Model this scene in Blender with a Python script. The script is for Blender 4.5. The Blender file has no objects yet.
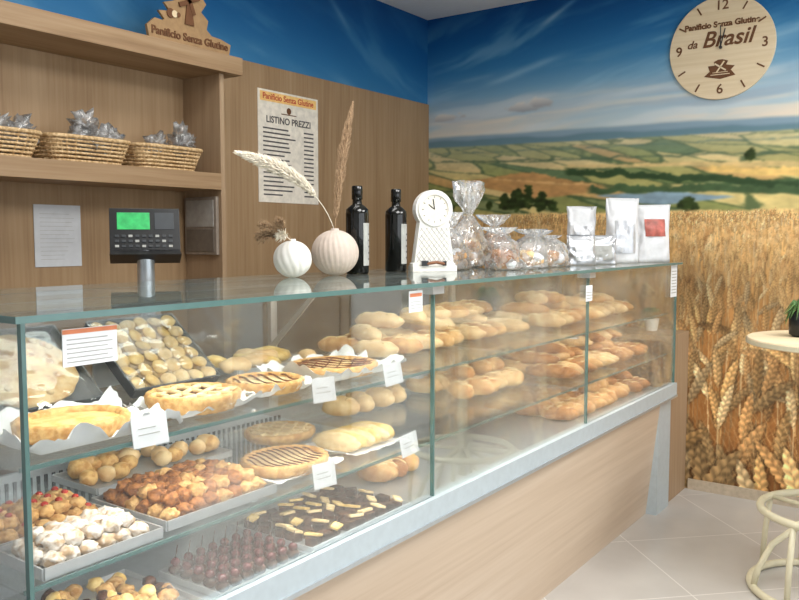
import bpy, math, random
import numpy as np
from mathutils import Vector, Matrix, noise, Euler
random.seed(7); rng=np.random.default_rng(5)
scene=bpy.context.scene
scene.view_settings.view_transform='Standard'
try:
    scene.cycles.transparent_max_bounces=24
except Exception: pass
R=math.radians

# ---------------------------------------------------------------- materials
def lin(c):
    return tuple(((v/255)/12.92 if v/255<=0.04045 else ((v/255+0.055)/1.055)**2.4) for v in c)
def mat(name,col,rough=0.6,metal=0.0,var=0.12,scale=40,bump=0.0,spec=0.5,trans=0.0,emit=None,sss=0.0):
    m=bpy.data.materials.new(name); m.use_nodes=True
    nt=m.node_tree; b=nt.nodes['Principled BSDF']
    c=lin(col)
    tc=nt.nodes.new('ShaderNodeTexCoord'); nz=nt.nodes.new('ShaderNodeTexNoise'); nz.inputs['Scale'].default_value=scale
    nz.inputs['Detail'].default_value=4
    nt.links.new(tc.outputs['Object'],nz.inputs['Vector'])
    r=nt.nodes.new('ShaderNodeValToRGB')
    r.color_ramp.elements[0].position=0.3; r.color_ramp.elements[1].position=0.7
    r.color_ramp.elements[0].color=tuple(v*(1-var) for v in c)+(1,)
    r.color_ramp.elements[1].color=tuple(min(1,v*(1+var)) for v in c)+(1,)
    nt.links.new(nz.outputs['Fac'],r.inputs['Fac']); nt.links.new(r.outputs['Color'],b.inputs['Base Color'])
    b.inputs['Roughness'].default_value=rough; b.inputs['Metallic'].default_value=metal
    b.inputs['Specular IOR Level'].default_value=spec
    b.inputs['Transmission Weight'].default_value=trans
    if emit: b.inputs['Emission Color'].default_value=lin(emit[0])+(1,); b.inputs['Emission Strength'].default_value=emit[1]
    if bump:
        bp=nt.nodes.new('ShaderNodeBump'); bp.inputs['Strength'].default_value=bump; bp.inputs['Distance'].default_value=0.004
        nt.links.new(nz.outputs['Fac'],bp.inputs['Height']); nt.links.new(bp.outputs['Normal'],b.inputs['Normal'])
    return m
def two(name,c0,c1,scale,p0=0.4,p1=0.6,rough=0.6,bump=0.3,spec=0.3):
    m=mat(name,c0,rough,scale=scale,bump=bump,spec=spec)
    r=[n for n in m.node_tree.nodes if n.type=='VALTORGB'][0]
    r.color_ramp.elements[0].color=lin(c0)+(1,); r.color_ramp.elements[1].color=lin(c1)+(1,)
    r.color_ramp.elements[0].position=p0; r.color_ramp.elements[1].position=p1
    return m
def wood(name,cd,cm,cl,axis,rough=0.5,f=14,fine=.5):
    m=bpy.data.materials.new(name); m.use_nodes=True; nt=m.node_tree; b=nt.nodes['Principled BSDF']
    tc=nt.nodes.new('ShaderNodeTexCoord')
    def layer(ff,st,dist,det):
        mp=nt.nodes.new('ShaderNodeMapping'); s=[ff,ff,ff]; s[axis]=ff*st; mp.inputs['Scale'].default_value=s
        nt.links.new(tc.outputs['Object'],mp.inputs['Vector'])
        n1=nt.nodes.new('ShaderNodeTexNoise'); n1.inputs['Scale'].default_value=1.0; n1.inputs['Detail'].default_value=det; n1.inputs['Roughness'].default_value=0.6; n1.inputs['Distortion'].default_value=dist
        nt.links.new(mp.outputs['Vector'],n1.inputs['Vector']); return n1
    a=layer(f,.09,.8,5); c=layer(f*10,.03,.1,3)
    mx=nt.nodes.new('ShaderNodeMix'); mx.data_type='FLOAT'; mx.inputs[0].default_value=fine
    nt.links.new(a.outputs['Fac'],mx.inputs[2]); nt.links.new(c.outputs['Fac'],mx.inputs[3])
    r=nt.nodes.new('ShaderNodeValToRGB'); e=r.color_ramp.elements
    e[0].position=0.34; e[0].color=lin(cd)+(1,); e[1].position=0.64; e[1].color=lin(cl)+(1,)
    k=e.new(0.48); k.color=lin(cm)+(1,)
    nt.links.new(mx.outputs[0],r.inputs['Fac']); nt.links.new(r.outputs['Color'],b.inputs['Base Color'])
    b.inputs['Roughness'].default_value=rough; b.inputs['Specular IOR Level'].default_value=0.3
    return m
def glass(name,tint=(.93,.97,.95),haze=0.0,gloss_r=0.0,hscale=2.0,hcol=(225,225,225),fmul=1.0,lo=.25):
    m=bpy.data.materials.new(name); m.use_nodes=True; nt=m.node_tree; nt.nodes.clear()
    o=nt.nodes.new('ShaderNodeOutputMaterial'); t=nt.nodes.new('ShaderNodeBsdfTransparent'); t.inputs['Color'].default_value=tint+(1,)
    g=nt.nodes.new('ShaderNodeBsdfGlossy'); g.inputs['Roughness'].default_value=gloss_r; g.inputs['Color'].default_value=(.95,.97,.97,1)
    fr=nt.nodes.new('ShaderNodeFresnel'); fr.inputs['IOR'].default_value=1.45
    mu=nt.nodes.new('ShaderNodeMath'); mu.operation='MULTIPLY'; mu.inputs[1].default_value=fmul; nt.links.new(fr.outputs[0],mu.inputs[0])
    mx=nt.nodes.new('ShaderNodeMixShader'); nt.links.new(mu.outputs[0],mx.inputs[0]); nt.links.new(t.outputs[0],mx.inputs[1]); nt.links.new(g.outputs[0],mx.inputs[2])
    last=mx
    if haze>0:
        d=nt.nodes.new('ShaderNodeBsdfDiffuse'); d.inputs['Color'].default_value=lin(hcol)+(1,)
        tr=nt.nodes.new('ShaderNodeBsdfTranslucent'); tr.inputs['Color'].default_value=lin(hcol)+(1,)
        md=nt.nodes.new('ShaderNodeMixShader'); md.inputs[0].default_value=0.4; nt.links.new(d.outputs[0],md.inputs[1]); nt.links.new(tr.outputs[0],md.inputs[2])
        tc=nt.nodes.new('ShaderNodeTexCoord'); nz=nt.nodes.new('ShaderNodeTexNoise'); nz.inputs['Scale'].default_value=hscale; nz.inputs['Detail'].default_value=3
        nt.links.new(tc.outputs['Object'],nz.inputs['Vector'])
        mr=nt.nodes.new('ShaderNodeMapRange'); mr.inputs[1].default_value=0.35; mr.inputs[2].default_value=0.7; mr.inputs[3].default_value=haze*lo; mr.inputs[4].default_value=haze
        nt.links.new(nz.outputs['Fac'],mr.inputs[0])
        m2=nt.nodes.new('ShaderNodeMixShader'); nt.links.new(mr.outputs[0],m2.inputs[0]); nt.links.new(mx.outputs[0],m2.inputs[1]); nt.links.new(md.outputs[0],m2.inputs[2]); last=m2
    nt.links.new(last.outputs[0],o.inputs['Surface'])
    return m

W_PANEL=wood('oak_panel_wall',(140,112,82),(156,128,96),(169,142,110),2,f=6,fine=.4)
W_SHELF=wood('oak_shelf',(136,108,79),(152,124,93),(165,138,107),0,f=7,fine=.4)
W_BASE=wood('oak_counter_front',(184,163,141),(196,176,154),(206,188,168),0,f=4,fine=.35)
W_COL=wood('oak_gate',(144,118,92),(158,132,104),(170,146,118),2,f=7,fine=.4)
W_PLY=wood('plywood_light',(212,190,154),(220,200,166),(228,210,180),1,f=6)
W_SIGN=mat('burnt_ply',(156,124,86),0.7)
M_ENG=mat('engraved_brown',(104,66,38),0.8)
M_WHITE=mat('paint_white',(226,227,228),0.8,var=0.02)
M_WALLG=mat('paint_warm_grey',(186,182,176),0.8,var=0.02)
M_CEIL=mat('ceiling_white',(218,220,221),0.9,var=0.02)
M_METAL=mat('brushed_aluminium',(190,196,200),0.35,metal=0.7,var=0.05)
M_FRAME=mat('frame_satin',(190,202,208),0.4,metal=0.3,var=0.04)
M_STEEL=mat('steel_tray',(196,198,200),0.35,metal=0.6,var=0.05)
M_DARK=mat('dark_metal',(52,56,60),0.45,var=0.1)
M_EDGE=mat('glass_edge_green',(84,116,112),0.15,var=0.05)
M_BLACK=mat('black_plastic',(18,18,20),0.35,var=0.1)
M_OIL=mat('dark_bottle_glass',(14,14,12),0.08,var=0.1)
M_PAPER=mat('paper',(226,228,230),0.8,var=0.02)
M_LABEL=mat('label_grey',(165,165,160),0.6)
M_INK=mat('ink',(84,80,80),0.8)
M_ORANGE=mat('orange_print',(214,130,90),0.7)
M_RED=mat('red_print',(190,72,54),0.7)
M_CREAM=mat('cream_paint_metal',(206,198,170),0.4,var=0.04)
M_CRUST=two('pastry_crust',(192,140,78),(222,180,116),60)
M_CRUST2=two('pastry_pale',(218,188,134),(236,212,164),50)
M_BREAD=two('bread_crust',(180,122,68),(220,176,118),22,0.35,0.65)
M_BREAD2=two('bread_pale',(206,164,112),(234,204,156),22,0.35,0.65)
M_BREAD3=two('bread_dark',(138,84,44),(188,130,74),26,0.35,0.65)
M_JAM=two('dark_jam',(70,28,22),(120,56,40),45,rough=0.25)
M_CREAMF=two('custard',(212,174,98),(232,204,138),40,rough=0.4)
M_FOC=two('focaccia_top',(206,160,96),(236,210,156),28,.35,.6,rough=0.4)
M_COOK=two('walnut_cookie',(116,68,32),(172,112,58),70,bump=0.8)
M_COOK2=two('almond_cookie',(180,130,72),(214,174,114),70,bump=0.8)
M_POWD=two('powdered_sugar',(186,158,126),(232,226,218),55,bump=0.5)
M_CHERRY=mat('red_cherry',(180,44,30),0.25,var=0.3)
M_CHOC=two('chocolate',(42,24,16),(84,50,32),50,rough=0.35)
M_CERAM=mat('white_ceramic',(225,222,216),0.6,var=0.03)
M_CERAM2=mat('beige_ceramic',(194,178,166),0.7,var=0.06)
M_PLUME=mat('pampas_white',(236,226,208),0.95,var=0.12,scale=200)
M_PLUME2=mat('pampas_brown',(158,130,100),0.95,var=0.3,scale=200)
M_WICK=two('wicker',(176,142,98),(218,188,144),90)
M_GREEN=mat('screen_green',(50,160,90),0.3,emit=((60,190,100),0.25),var=0.3,scale=60)
M_PACK=mat('silver_foil',(196,198,202),0.3,metal=0.5,bump=0.6,scale=30)
M_PACKW=mat('white_pouch',(214,215,217),0.35,bump=0.8,scale=22,var=0.08)
M_PACKR=mat('pouch_red',(178,96,84),0.45,bump=0.4,scale=25,var=.4)
G_TOP=glass('glass_top',(.93,.975,.955),0.08,0.02,4,(225,235,232),fmul=1.0,lo=.4)  # haze whitens the top, painting in a pale reflection
G_FRONT=glass('glass_front_clear',(.985,.992,.988),0.015,0.0,3,fmul=0.38,lo=0.1)
G_HAZE=glass('glass_front_hazy',(.975,.985,.975),0.11,0.02,2.8,(236,230,220),fmul=0.45,lo=.15)  # pale diffuse blotches paint whitish reflections along with the misting
G_SHELF=glass('glass_shelf',(.97,.985,.98),0.02,0.0,fmul=0.6)
G_BACK=glass('glass_back_frosted',(.80,.82,.82),0.15,0.05,3,(180,182,180))
G_CELLO=glass('cellophane',(.97,.97,.98),0.38,0.10,30,(250,248,246),fmul=2.4)
G_WRAP=glass('cling_wrap',(.97,.97,.98),0.20,0.06,18,(240,240,240),fmul=1.6,lo=.05)

# ---------------------------------------------------------------- mesh builder
import bmesh
def ico(sub):
    bm=bmesh.new(); bmesh.ops.create_icosphere(bm,subdivisions=sub,radius=1)
    v=np.array([x.co[:] for x in bm.verts]); bm.verts.index_update()
    f=[tuple(a.index for a in q.verts) for q in bm.faces]; bm.free(); return v,f
ICO={1:ico(1),2:ico(2),3:ico(3),4:ico(4)}
class B:
    def __init__(s): s.v=[]; s.f=[]; s.m=[]; s.s=[]; s.mats=[]
    def mi(s,m):
        if m not in s.mats: s.mats.append(m)
        return s.mats.index(m)
    def add(s,vs,fs,m,smooth=False,M=None):
        o=len(s.v); k=s.mi(m)
        for p in vs:
            p=Vector(p)
            if M is not None: p=M@p
            s.v.append(p[:])
        for f in fs:
            s.f.append(tuple(i+o for i in f)); s.m.append(k); s.s.append(smooth)
    def box(s,x0,x1,y0,y1,z0,z1,m,M=None):
        vs=[(x,y,z) for z in (z0,z1) for y in (y0,y1) for x in (x0,x1)]
        s.add(vs,[(0,2,3,1),(4,5,7,6),(0,1,5,4),(2,6,7,3),(0,4,6,2),(1,3,7,5)],m,False,M)
    def prism(s,pts,axis,a0,a1,m,M=None):
        n=len(pts); vs=[]
        for a in (a0,a1):
            for p in pts:
                q=list(p); q.insert(axis,a); vs.append(q)
        fs=[tuple(range(n))[::-1],tuple(range(n,2*n))]
        for i in range(n):
            j=(i+1)%n; fs.append((i,j,j+n,i+n))
        s.add(vs,fs,m,False,M)
    def lathe(s,prof,c,m,seg=32,M=None,rf=None,smooth=True,cap=True):
        vs=[];fs=[]
        for (r,z) in prof:
            for i in range(seg):
                a=2*math.pi*i/seg; rr=r*(rf(a,z) if rf else 1)
                vs.append((c[0]+rr*math.cos(a),c[1]+rr*math.sin(a),c[2]+z))
        n=len(prof)
        for k in range(n-1):
            for i in range(seg):
                j=(i+1)%seg; fs.append((k*seg+i,k*seg+j,(k+1)*seg+j,(k+1)*seg+i))
        s.add(vs,fs,m,smooth,M)
        if cap:
            s.add([vs[i] for i in range(seg)],[tuple(range(seg))[::-1]],m,False,M)
            s.add([vs[(n-1)*seg+i] for i in range(seg)],[tuple(range(seg))],m,False,M)
    def tube(s,pts,r,m,seg=8,closed=False,rads=None):
        P=[Vector(p) for p in pts]; n=len(P); vs=[];fs=[]
        up=Vector((0,0,1)); prev=None
        for i,p in enumerate(P):
            if closed: t=P[(i+1)%n]-P[i-1]
            else: t=P[min(i+1,n-1)]-P[max(i-1,0)]
            t.normalize()
            if prev is None:
                a=t.cross(up)
                if a.length<0.1: a=t.cross(Vector((1,0,0)))
            else: a=prev-t*prev.dot(t)
            a.normalize(); prev=a; b=t.cross(a)
            rr=rads[i] if rads else r
            for k in range(seg):
                w=2*math.pi*k/seg; vs.append((p+a*math.cos(w)*rr+b*math.sin(w)*rr)[:])
        for i in range(n if closed else n-1):
            j=(i+1)%n
            for k in range(seg):
                l=(k+1)%seg; fs.append((i*seg+k,i*seg+l,j*seg+l,j*seg+k))
        if not closed:
            fs.append(tuple(range(seg))[::-1]); fs.append(tuple((n-1)*seg+k for k in range(seg)))
        s.add(vs,fs,m,True)
    def blob(s,c,r,m,rot=(0,0,0),nz=0.0,ns=2.0,sub=2,flat=None,M=None):
        v,f=ICO[sub]; E=Euler(rot).to_matrix(); off=Vector((random.random()*50,random.random()*50,0)); out=[]
        for p in v:
            p=Vector(p); k=1+nz*noise.noise(p*ns+off) if nz else 1
            q=Vector((p.x*r[0]*k,p.y*r[1]*k,p.z*r[2]*k))
            if flat is not None and q.z<-flat*r[2]: q.z=-flat*r[2]
            q=E@q; out.append((q.x+c[0],q.y+c[1],q.z+c[2]))
        s.add(out,f,m,True,M)
    def finish(s,name,bevel=0,parent=None):
        me=bpy.data.meshes.new(name); me.from_pydata(s.v,[],s.f); me.update()
        for m in s.mats: me.materials.append(m)
        me.polygons.foreach_set('material_index',s.m); me.polygons.foreach_set('use_smooth',s.s)
        ob=bpy.data.objects.new(name,me); scene.collection.objects.link(ob)
        if bevel:
            bv=ob.modifiers.new('bevel','BEVEL'); bv.width=bevel; bv.segments=2; bv.limit_method='ANGLE'
        if parent: ob.parent=parent
        return ob
def text(body,size,loc,rot,m,parent,ext=0.0008,align='CENTER',name='lettering',shear=0,bold=0):
    c=bpy.data.curves.new(name,'FONT'); c.body=body; c.size=size; c.align_x=align; c.align_y='CENTER'; c.extrude=ext; c.shear=shear; c.offset=bold
    c.materials.append(m); o=bpy.data.objects.new(name,c); scene.collection.objects.link(o)
    o.location=loc; o.rotation_euler=rot; o.parent=parent
    return o
BACK=(R(90),0,0); SIDE=(R(90),0,R(-90))

XR=4.72; YB=3.13; ZC=2.93; XL=-2.0; YF=-2.5

# ---------------------------------------------------------------- mural painting (vertex colours on a printed wall)
def fbm(S,Z,sx,sz,oct=4,seed=0):
    out=np.zeros_like(S); amp=1; tot=0; g=np.random.default_rng(seed)
    for o in range(oct):
        N=64; G=g.random((N,N))
        x=(S*sx*2**o+g.random()*30)%N; y=(Z*sz*2**o+g.random()*30)%N
        xi=np.floor(x).astype(int)%N; yi=np.floor(y).astype(int)%N; fx=x-np.floor(x); fy=y-np.floor(y)
        fx=fx*fx*(3-2*fx); fy=fy*fy*(3-2*fy)
        a=G[xi,yi]; b=G[(xi+1)%N,yi]; c=G[xi,(yi+1)%N]; d=G[(xi+1)%N,(yi+1)%N]
        out+=amp*((a*(1-fx)+b*fx)*(1-fy)+(c*(1-fx)+d*fx)*fy); tot+=amp; amp*=0.5
    return out/tot
def ramp(Z,stops):
    zs=[a for a,_ in stops]; out=np.zeros(Z.shape+(3,))
    for k in range(3): out[...,k]=np.interp(Z,zs,[c[k]/255 for _,c in stops])
    return out
def sm(x,a,b):
    t=np.clip((x-a)/(b-a),0,1); return t*t*(3-2*t)
def mixc(img,col,mk):
    c=np.array(col)/255 if not isinstance(col,np.ndarray) else col
    return img*(1-mk[...,None])+c*mk[...,None]
def blur(im,n=1):
    for _ in range(n):
        p=np.pad(im,((1,1),(0,0),(0,0)),'edge'); im=(p[:-2]+2*p[1:-1]+p[2:])/4
        p=np.pad(im,((0,0),(1,1),(0,0)),'edge'); im=(p[:,:-2]+2*p[:,1:-1]+p[:,2:])/4
    return im
SKYR=[(2.05,(226,210,186)),(2.14,(214,208,196)),(2.24,(180,194,202)),(2.38,(120,164,194)),(2.55,(54,122,172)),(2.75,(20,90,148)),(2.93,(6,66,124))]
def sky(S,Z,seed=1):
    im=ramp(Z,SKYR)
    wx=fbm(S,Z,1.2,2.5,4,seed+11)-.5; wz=fbm(S,Z,1.0,2.5,4,seed+12)-.5
    Sw=S+wx*.7; Zw=Z+wz*.12
    n=fbm(Sw+Zw*1.2,Zw-Sw*0.28,0.9,8,6,seed); im=mixc(im,(150,190,214),sm(n,0.50,0.74)*0.35*sm(Z,2.95,2.6)+sm(n,.52,.7)*.15)
    n2=fbm(Sw,Zw-.1*Sw,1.2,10,6,seed+3); im=mixc(im,(210,216,218),sm(n2,0.46,0.70)*0.6*sm(Z,2.68,2.28))
    n3=fbm(Sw,Zw,1.2,18,6,seed+5); im=mixc(im,(230,216,198),sm(n3,0.43,0.66)*0.7*sm(Z,2.42,2.15))
    n4=fbm(Sw,Zw,1.0,14,5,seed+8); im=mixc(im,(150,166,184),sm(n4,0.52,0.68)*0.45*sm(Z,2.45,2.25)*sm(Z,2.12,2.2))
    for (s0,z0,s1,z1,w,a) in [(0.75,2.68,1.2,2.95,0.016,.5),(0.35,2.44,1.1,2.60,0.02,.4),(1.5,2.38,2.6,2.60,0.03,.4)]:
        dx,dz=s1-s0,z1-z0; L=math.hypot(dx,dz); u=((S-s0)*dx+(Z-z0)*dz)/L; v=((S-s0)*-dz+(Z-z0)*dx)/L+0.10*wz
        mk=np.exp(-(v/w)**2)*sm(u,0,0.3)*sm(u,L,L-0.3)*a*(0.3+1.1*n2); im=mixc(im,(214,226,234),np.clip(mk,0,1))
    return im
def paint_main(S,Z):
    im=sky(S,Z)
    n=fbm(S,Z,9,18,4,9)
    for (cs,cz,a,b) in [(0.70,2.275,.17,.055),(0.84,2.295,.08,.05),(0.16,2.25,.09,.035),(0.27,2.262,.05,.03)]:
        d=((S-cs)/a)**2+(np.where(Z<cz-0.01,(Z-cz)*2.2,(Z-cz))/b)**2
        mk=sm(d+3.4*(n-0.5),1.0,0.25)*0.8
        im=mixc(im,ramp(Z,[(cz-0.04,(132,134,146)),(cz+0.03,(222,214,204))]),mk)
    w=fbm(S,Z*0,1.3,1,4,21); w2=fbm(S,Z*0,9,1,4,22); w3=fbm(S,Z*0,3,1,3,23)
    f=fbm(S,Z,6,20,4,31); f2=fbm(S,Z,30,60,3,32)
    im=mixc(im,(134,158,174),sm(Z,2.14+0.05*(w-.5)-0.018*S,2.12+0.05*(w-.5)-0.018*S))
    im=mixc(im,(104,134,146),sm(Z,2.11+0.04*(w3-.5)-0.018*S,2.09+0.04*(w3-.5)-0.018*S))
    g=np.random.default_rng(77); best=np.full(S.shape,9.); sec=np.full(S.shape,9.); idx=np.zeros(S.shape,int)
    pal=np.array([(176,166,104),(210,190,126),(120,134,84),(146,150,90),(200,162,104),(96,118,80),(220,194,134),(168,162,100),(132,142,96)])/255
    K=110; cols=pal[g.integers(0,len(pal),K)]
    for k in range(K):
        t=g.random()**1.5; zc=2.065-.47*t; sc=g.random()*3.9-.1; sx=.24+.85*t; an=8.5
        D=np.sqrt(((S-sc+ (Z-zc)*2.2)/sx)**2+((Z-zc+.10*(S-sc))*an/(.5+1.6*t))**2)+.05*(f-.5)
        m=D<best; sec=np.where(m,best,np.minimum(sec,D)); idx=np.where(m,k,idx); best=np.where(m,D,best)
    base=cols[idx]*(0.80+0.22*f+0.2*f2)[...,None]
    edge=sm(sec-best+.06*(f2-.5),.065,.015); base=mixc(base,(66,88,56),edge*.8)
    hz=sm(Z,1.78,2.08)*.42; base=mixc(base,(164,176,170),hz)
    im=mixc(im,base,sm(Z,2.065-0.02*S+.008*w2,2.055-0.02*S+.008*w2))
    def band(zc,h,col,s0,s1,sl=0,a=1,wv=w,wa=0.05,tp=0,jg=.012):
        nonlocal im
        hh=h*np.clip(1-tp*np.abs((S-s0)/(s1-s0)-.5)*2,.05,1) if tp else h
        zz=Z-(zc+sl*(S-s0)+wa*(wv-0.5)); top=hh+jg*(f2-.5)*2
        mk=sm(zz,-hh,-hh+0.010)*sm(zz,top,top-0.010)*sm(S,s0,s0+0.06)*sm(S,s1,s1-0.06)*a
        im=mixc(im,np.array(col)/255*(0.78+0.22*f+0.22*f2)[...,None],mk)
    band(2.02,.008,(92,114,106),0,3.8,-0.02,wv=w2,wa=.02,a=.7)
    band(1.965,.010,(72,94,76),0,3.8,-0.028,wv=w2,wa=.03,a=.75)
    band(1.885,.022,(216,188,130),1.0,3.7,-.035,tp=.4,a=.9)
    band(1.82,.09,(192,146,92),0.30,1.30,-0.08,wv=w3,wa=.02,tp=.85)
    band(1.835,.010,(224,184,124),0.45,1.25,-0.09,wv=w3,wa=.02,a=.7)
    band(1.87,.024,(50,72,44),1.0,3.8,-.11,wv=w2,wa=.05,jg=.022)
    band(1.83,.032,(226,190,116),1.85,3.8,-.05,wv=w3,tp=.3)
    band(1.745,.026,(70,92,60),1.15,3.8,-.035,wv=w2,wa=.04,jg=.02)
    band(1.695,.045,(136,160,174),1.2,2.05,-.03,wv=w3,tp=.9,jg=.005)
    for (cs,cz,a,b) in [(0.70,1.69,.045,.07),(0.775,1.71,.045,.08),(0.60,1.68,.035,.045),(0.86,1.68,.05,.065),(0.95,1.66,.045,.04),(.50,1.66,.03,.03),(.66,1.655,.16,.025),(.1,1.66,.12,.03),(1.78,1.63,.055,.045),(2.1,1.905,.03,.04)]:
        d=((S-cs)/a)**2+((Z-cz)/b)**2; im=mixc(im,np.array((50,64,30))/255*(.5+1.0*f2)[...,None],sm(d+2.6*(n-.5)+1.4*(f2-.5),1.15,.75))
    im=blur(im,2)
    top=1.605+0.02*(w-.5)+.014*f2
    g=fbm(S,Z,26,12,4,44); g2=fbm(S,Z,3,3,3,45); g3=fbm(S,Z,90,22,3,46)
    wb=ramp(Z,[(0,(100,64,34)),(0.6,(130,86,46)),(1.0,(172,120,68)),(1.3,(206,158,96)),(1.5,(222,184,120)),(1.62,(210,178,120))])
    wb*=(0.60+0.38*g+0.22*g2+.34*g3)[...,None]
    im=mixc(im,wb,sm(Z,top,top-0.02))
    return im
def rast_wheat(im,S,Z,ds,dz,LM):
    ns,nz=S.shape; items=[]
    z=1.59
    while z>-0.25:
        dep=np.clip((1.6-z)/1.5,0,1.1); L=0.018+0.37*dep**1.15
        n=int(LM/(L*.30)*(0.66 if dep>.25 else .46))
        for _ in range(n): items.append((z+rng.normal(0,L*.3),L*rng.uniform(.7,1.15),dep))
        z-=L*0.30
    for z,L,dep in items:
        w=L*0.116; s=rng.random()*LM
        th=rng.normal(0,0.22)
        if dep>.3 and rng.random()<.22: th+=rng.choice([-1,1])*rng.uniform(.4,1.2)
        ux,uz=math.sin(th),math.cos(th); R0=L*1.9
        i0=max(0,int((s-R0)/ds)); i1=min(ns,int((s+R0)/ds)+1); j0=max(0,int((z-R0*1.1)/dz)); j1=min(nz,int((z+R0)/dz)+1)
        if i1-i0<2 or j1-j0<2: continue
        a=S[i0:i1,j0:j1]-s; b=Z[i0:i1,j0:j1]-z
        u=(a*ux+b*uz)/L; v=(a*uz-b*ux)
        v=v-0.10*L*math.copysign(1,th)*(u**2)
        sub=im[i0:i1,j0:j1].copy()
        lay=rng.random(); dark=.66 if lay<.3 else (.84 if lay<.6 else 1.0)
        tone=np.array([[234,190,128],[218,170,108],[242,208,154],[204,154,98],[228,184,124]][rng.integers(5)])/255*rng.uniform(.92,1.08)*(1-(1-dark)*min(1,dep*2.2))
        stemv=np.abs(a+ux*0.45*L+ (b+.45*L*uz)*-0.12*ux)
        st=(b<-0.40*L*uz)&(b>-2.0*L)&(stemv<max(0.0028,w*0.09))&(u<-.3)
        sub[st]=tone*0.84
        if dep>.08:
            for k in range(-3,4):
                ang=k*0.10; vv=v*math.cos(ang)-(u+.1)*L*math.sin(ang); m=(np.abs(vv)<max(.0016,w*.022))&(u>0.0)&(u<1.15-.07*abs(k)); sub[m]=sub[m]*.62+tone*1.02*.38
        uc=np.clip(np.abs(u)/0.52,0,1)
        prof=w*(1-uc**2.2)**.7*(0.95-0.35*u)
        ph=u*7.5
        scal=np.where(v>0,np.abs(np.sin(math.pi*ph)),np.abs(np.sin(math.pi*(ph+.5)))) 
        profs=prof*(0.74+0.32*scal)
        inside=np.abs(u)<.52
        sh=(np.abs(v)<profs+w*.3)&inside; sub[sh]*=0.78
        ear=(np.abs(v)<profs)&inside
        q=np.abs(v)/(w+1e-6)
        ker=np.where(v>0,0.5+0.5*np.cos(2*math.pi*(ph-.5-q*.55)),0.5+0.5*np.cos(2*math.pi*(ph-q*.55)))
        if dep<.10: ker=ker*0+.7
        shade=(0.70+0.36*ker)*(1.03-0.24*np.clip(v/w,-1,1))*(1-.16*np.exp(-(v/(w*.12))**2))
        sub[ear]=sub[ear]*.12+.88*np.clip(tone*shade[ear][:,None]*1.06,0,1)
        im[i0:i1,j0:j1]=sub
    return im
M_MURAL=bpy.data.materials.new('printed_mural'); M_MURAL.use_nodes=True
nt=M_MURAL.node_tree; a=nt.nodes.new('ShaderNodeAttribute'); a.attribute_name='print'
nt.links.new(a.outputs['Color'],nt.nodes['Principled BSDF'].inputs['Base Color']); nt.nodes['Principled BSDF'].inputs['Roughness'].default_value=0.55; nt.nodes['Principled BSDF'].inputs['Specular IOR Level'].default_value=0.2
def grid_wall(name,ns,nz,L,H,z0,P,im):
    s=np.linspace(0,L,ns); z=np.linspace(z0,z0+H,nz); Sg,Zg=np.meshgrid(s,z,indexing='ij')
    co=P(Sg,Zg).reshape(-1,3).astype(np.float32)
    i,j=np.meshgrid(np.arange(ns-1),np.arange(nz-1),indexing='ij'); a=(i*nz+j).ravel(); q=np.stack([a,a+nz,a+nz+1,a+1],1).astype(np.int32)
    me=bpy.data.meshes.new(name); me.vertices.add(len(co)); me.vertices.foreach_set('co',co.ravel())
    me.loops.add(q.size); me.loops.foreach_set('vertex_index',q.ravel()); me.polygons.add(len(q)); me.polygons.foreach_set('loop_start',np.arange(0,q.size,4,dtype=np.int32)); 
    me.update(calc_edges=True)
    col=np.ones((ns*nz,4),np.float32); c=np.clip(im,0,1).reshape(-1,3); col[:,:3]=np.where(c<=0.04045,c/12.92,((c+0.055)/1.055)**2.4)
    at=me.color_attributes.new('print','FLOAT_COLOR','POINT'); at.data.foreach_set('color',col.ravel())
    ob=bpy.data.objects.new(name,me); scene.collection.objects.link(ob); me.materials.append(M_MURAL); return ob
LM=3.63; ns=850; nz=690
S,Z=np.meshgrid(np.linspace(0,LM,ns),np.linspace(0,ZC,nz),indexing='ij')
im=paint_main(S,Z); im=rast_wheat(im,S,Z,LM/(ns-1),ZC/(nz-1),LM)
lowf=fbm(S,Z,1.6,2.0,3,99); mk=sm(Z,1.5,1.2)
im=im*(1+mk*(lowf-.5)*.6)[...,None]
bl=blur(im,2); mk=(sm(Z,1.62,1.5)*.45)[...,None]; im=im*(1-mk)+bl*mk
grid_wall('wall_right',ns,nz,LM,ZC,0,lambda s,z:np.stack([np.full_like(s,XR),YB-s,z],-1),im)
S2,Z2=np.meshgrid(np.linspace(0,XR-XL,500),np.linspace(2.0,ZC,100),indexing='ij')
zq=2.5+np.maximum(Z2-2.3,0)*.68
im2=(sky(S2,zq,1)*.55+ramp(zq,SKYR)*.45)*.95
b=B(); b.box(XL,XR,YB,YB+0.1,0,2.02,M_WHITE); wb=b.finish('wall_back')
g2=grid_wall('sky_print',500,100,XR-XL,ZC-2.0,2.0,lambda s,z:np.stack([XL+s,np.full_like(s,YB),z],-1),im2[::-1]); g2.parent=wb

# ---------------------------------------------------------------- room shell
fm=bpy.data.materials.new('floor_tiles'); fm.use_nodes=True; nt=fm.node_tree; bs=nt.nodes['Principled BSDF']
tc=nt.nodes.new('ShaderNodeTexCoord'); mp=nt.nodes.new('ShaderNodeMapping'); mp.inputs['Rotation'].default_value=(0,0,R(45)); mp.inputs['Location'].default_value=(0.1,0.05,0)
br=nt.nodes.new('ShaderNodeTexBrick'); br.offset=0; br.inputs['Scale'].default_value=1; br.inputs['Brick Width'].default_value=0.6; br.inputs['Row Height'].default_value=0.6; br.inputs['Mortar Size'].default_value=0.003
br.inputs['Color1'].default_value=lin((180,176,171))+(1,); br.inputs['Color2'].default_value=lin((185,181,176))+(1,); br.inputs['Mortar'].default_value=lin((212,208,203))+(1,)
nt.links.new(tc.outputs['Object'],mp.inputs[0]); nt.links.new(mp.outputs[0],br.inputs[0])
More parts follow.
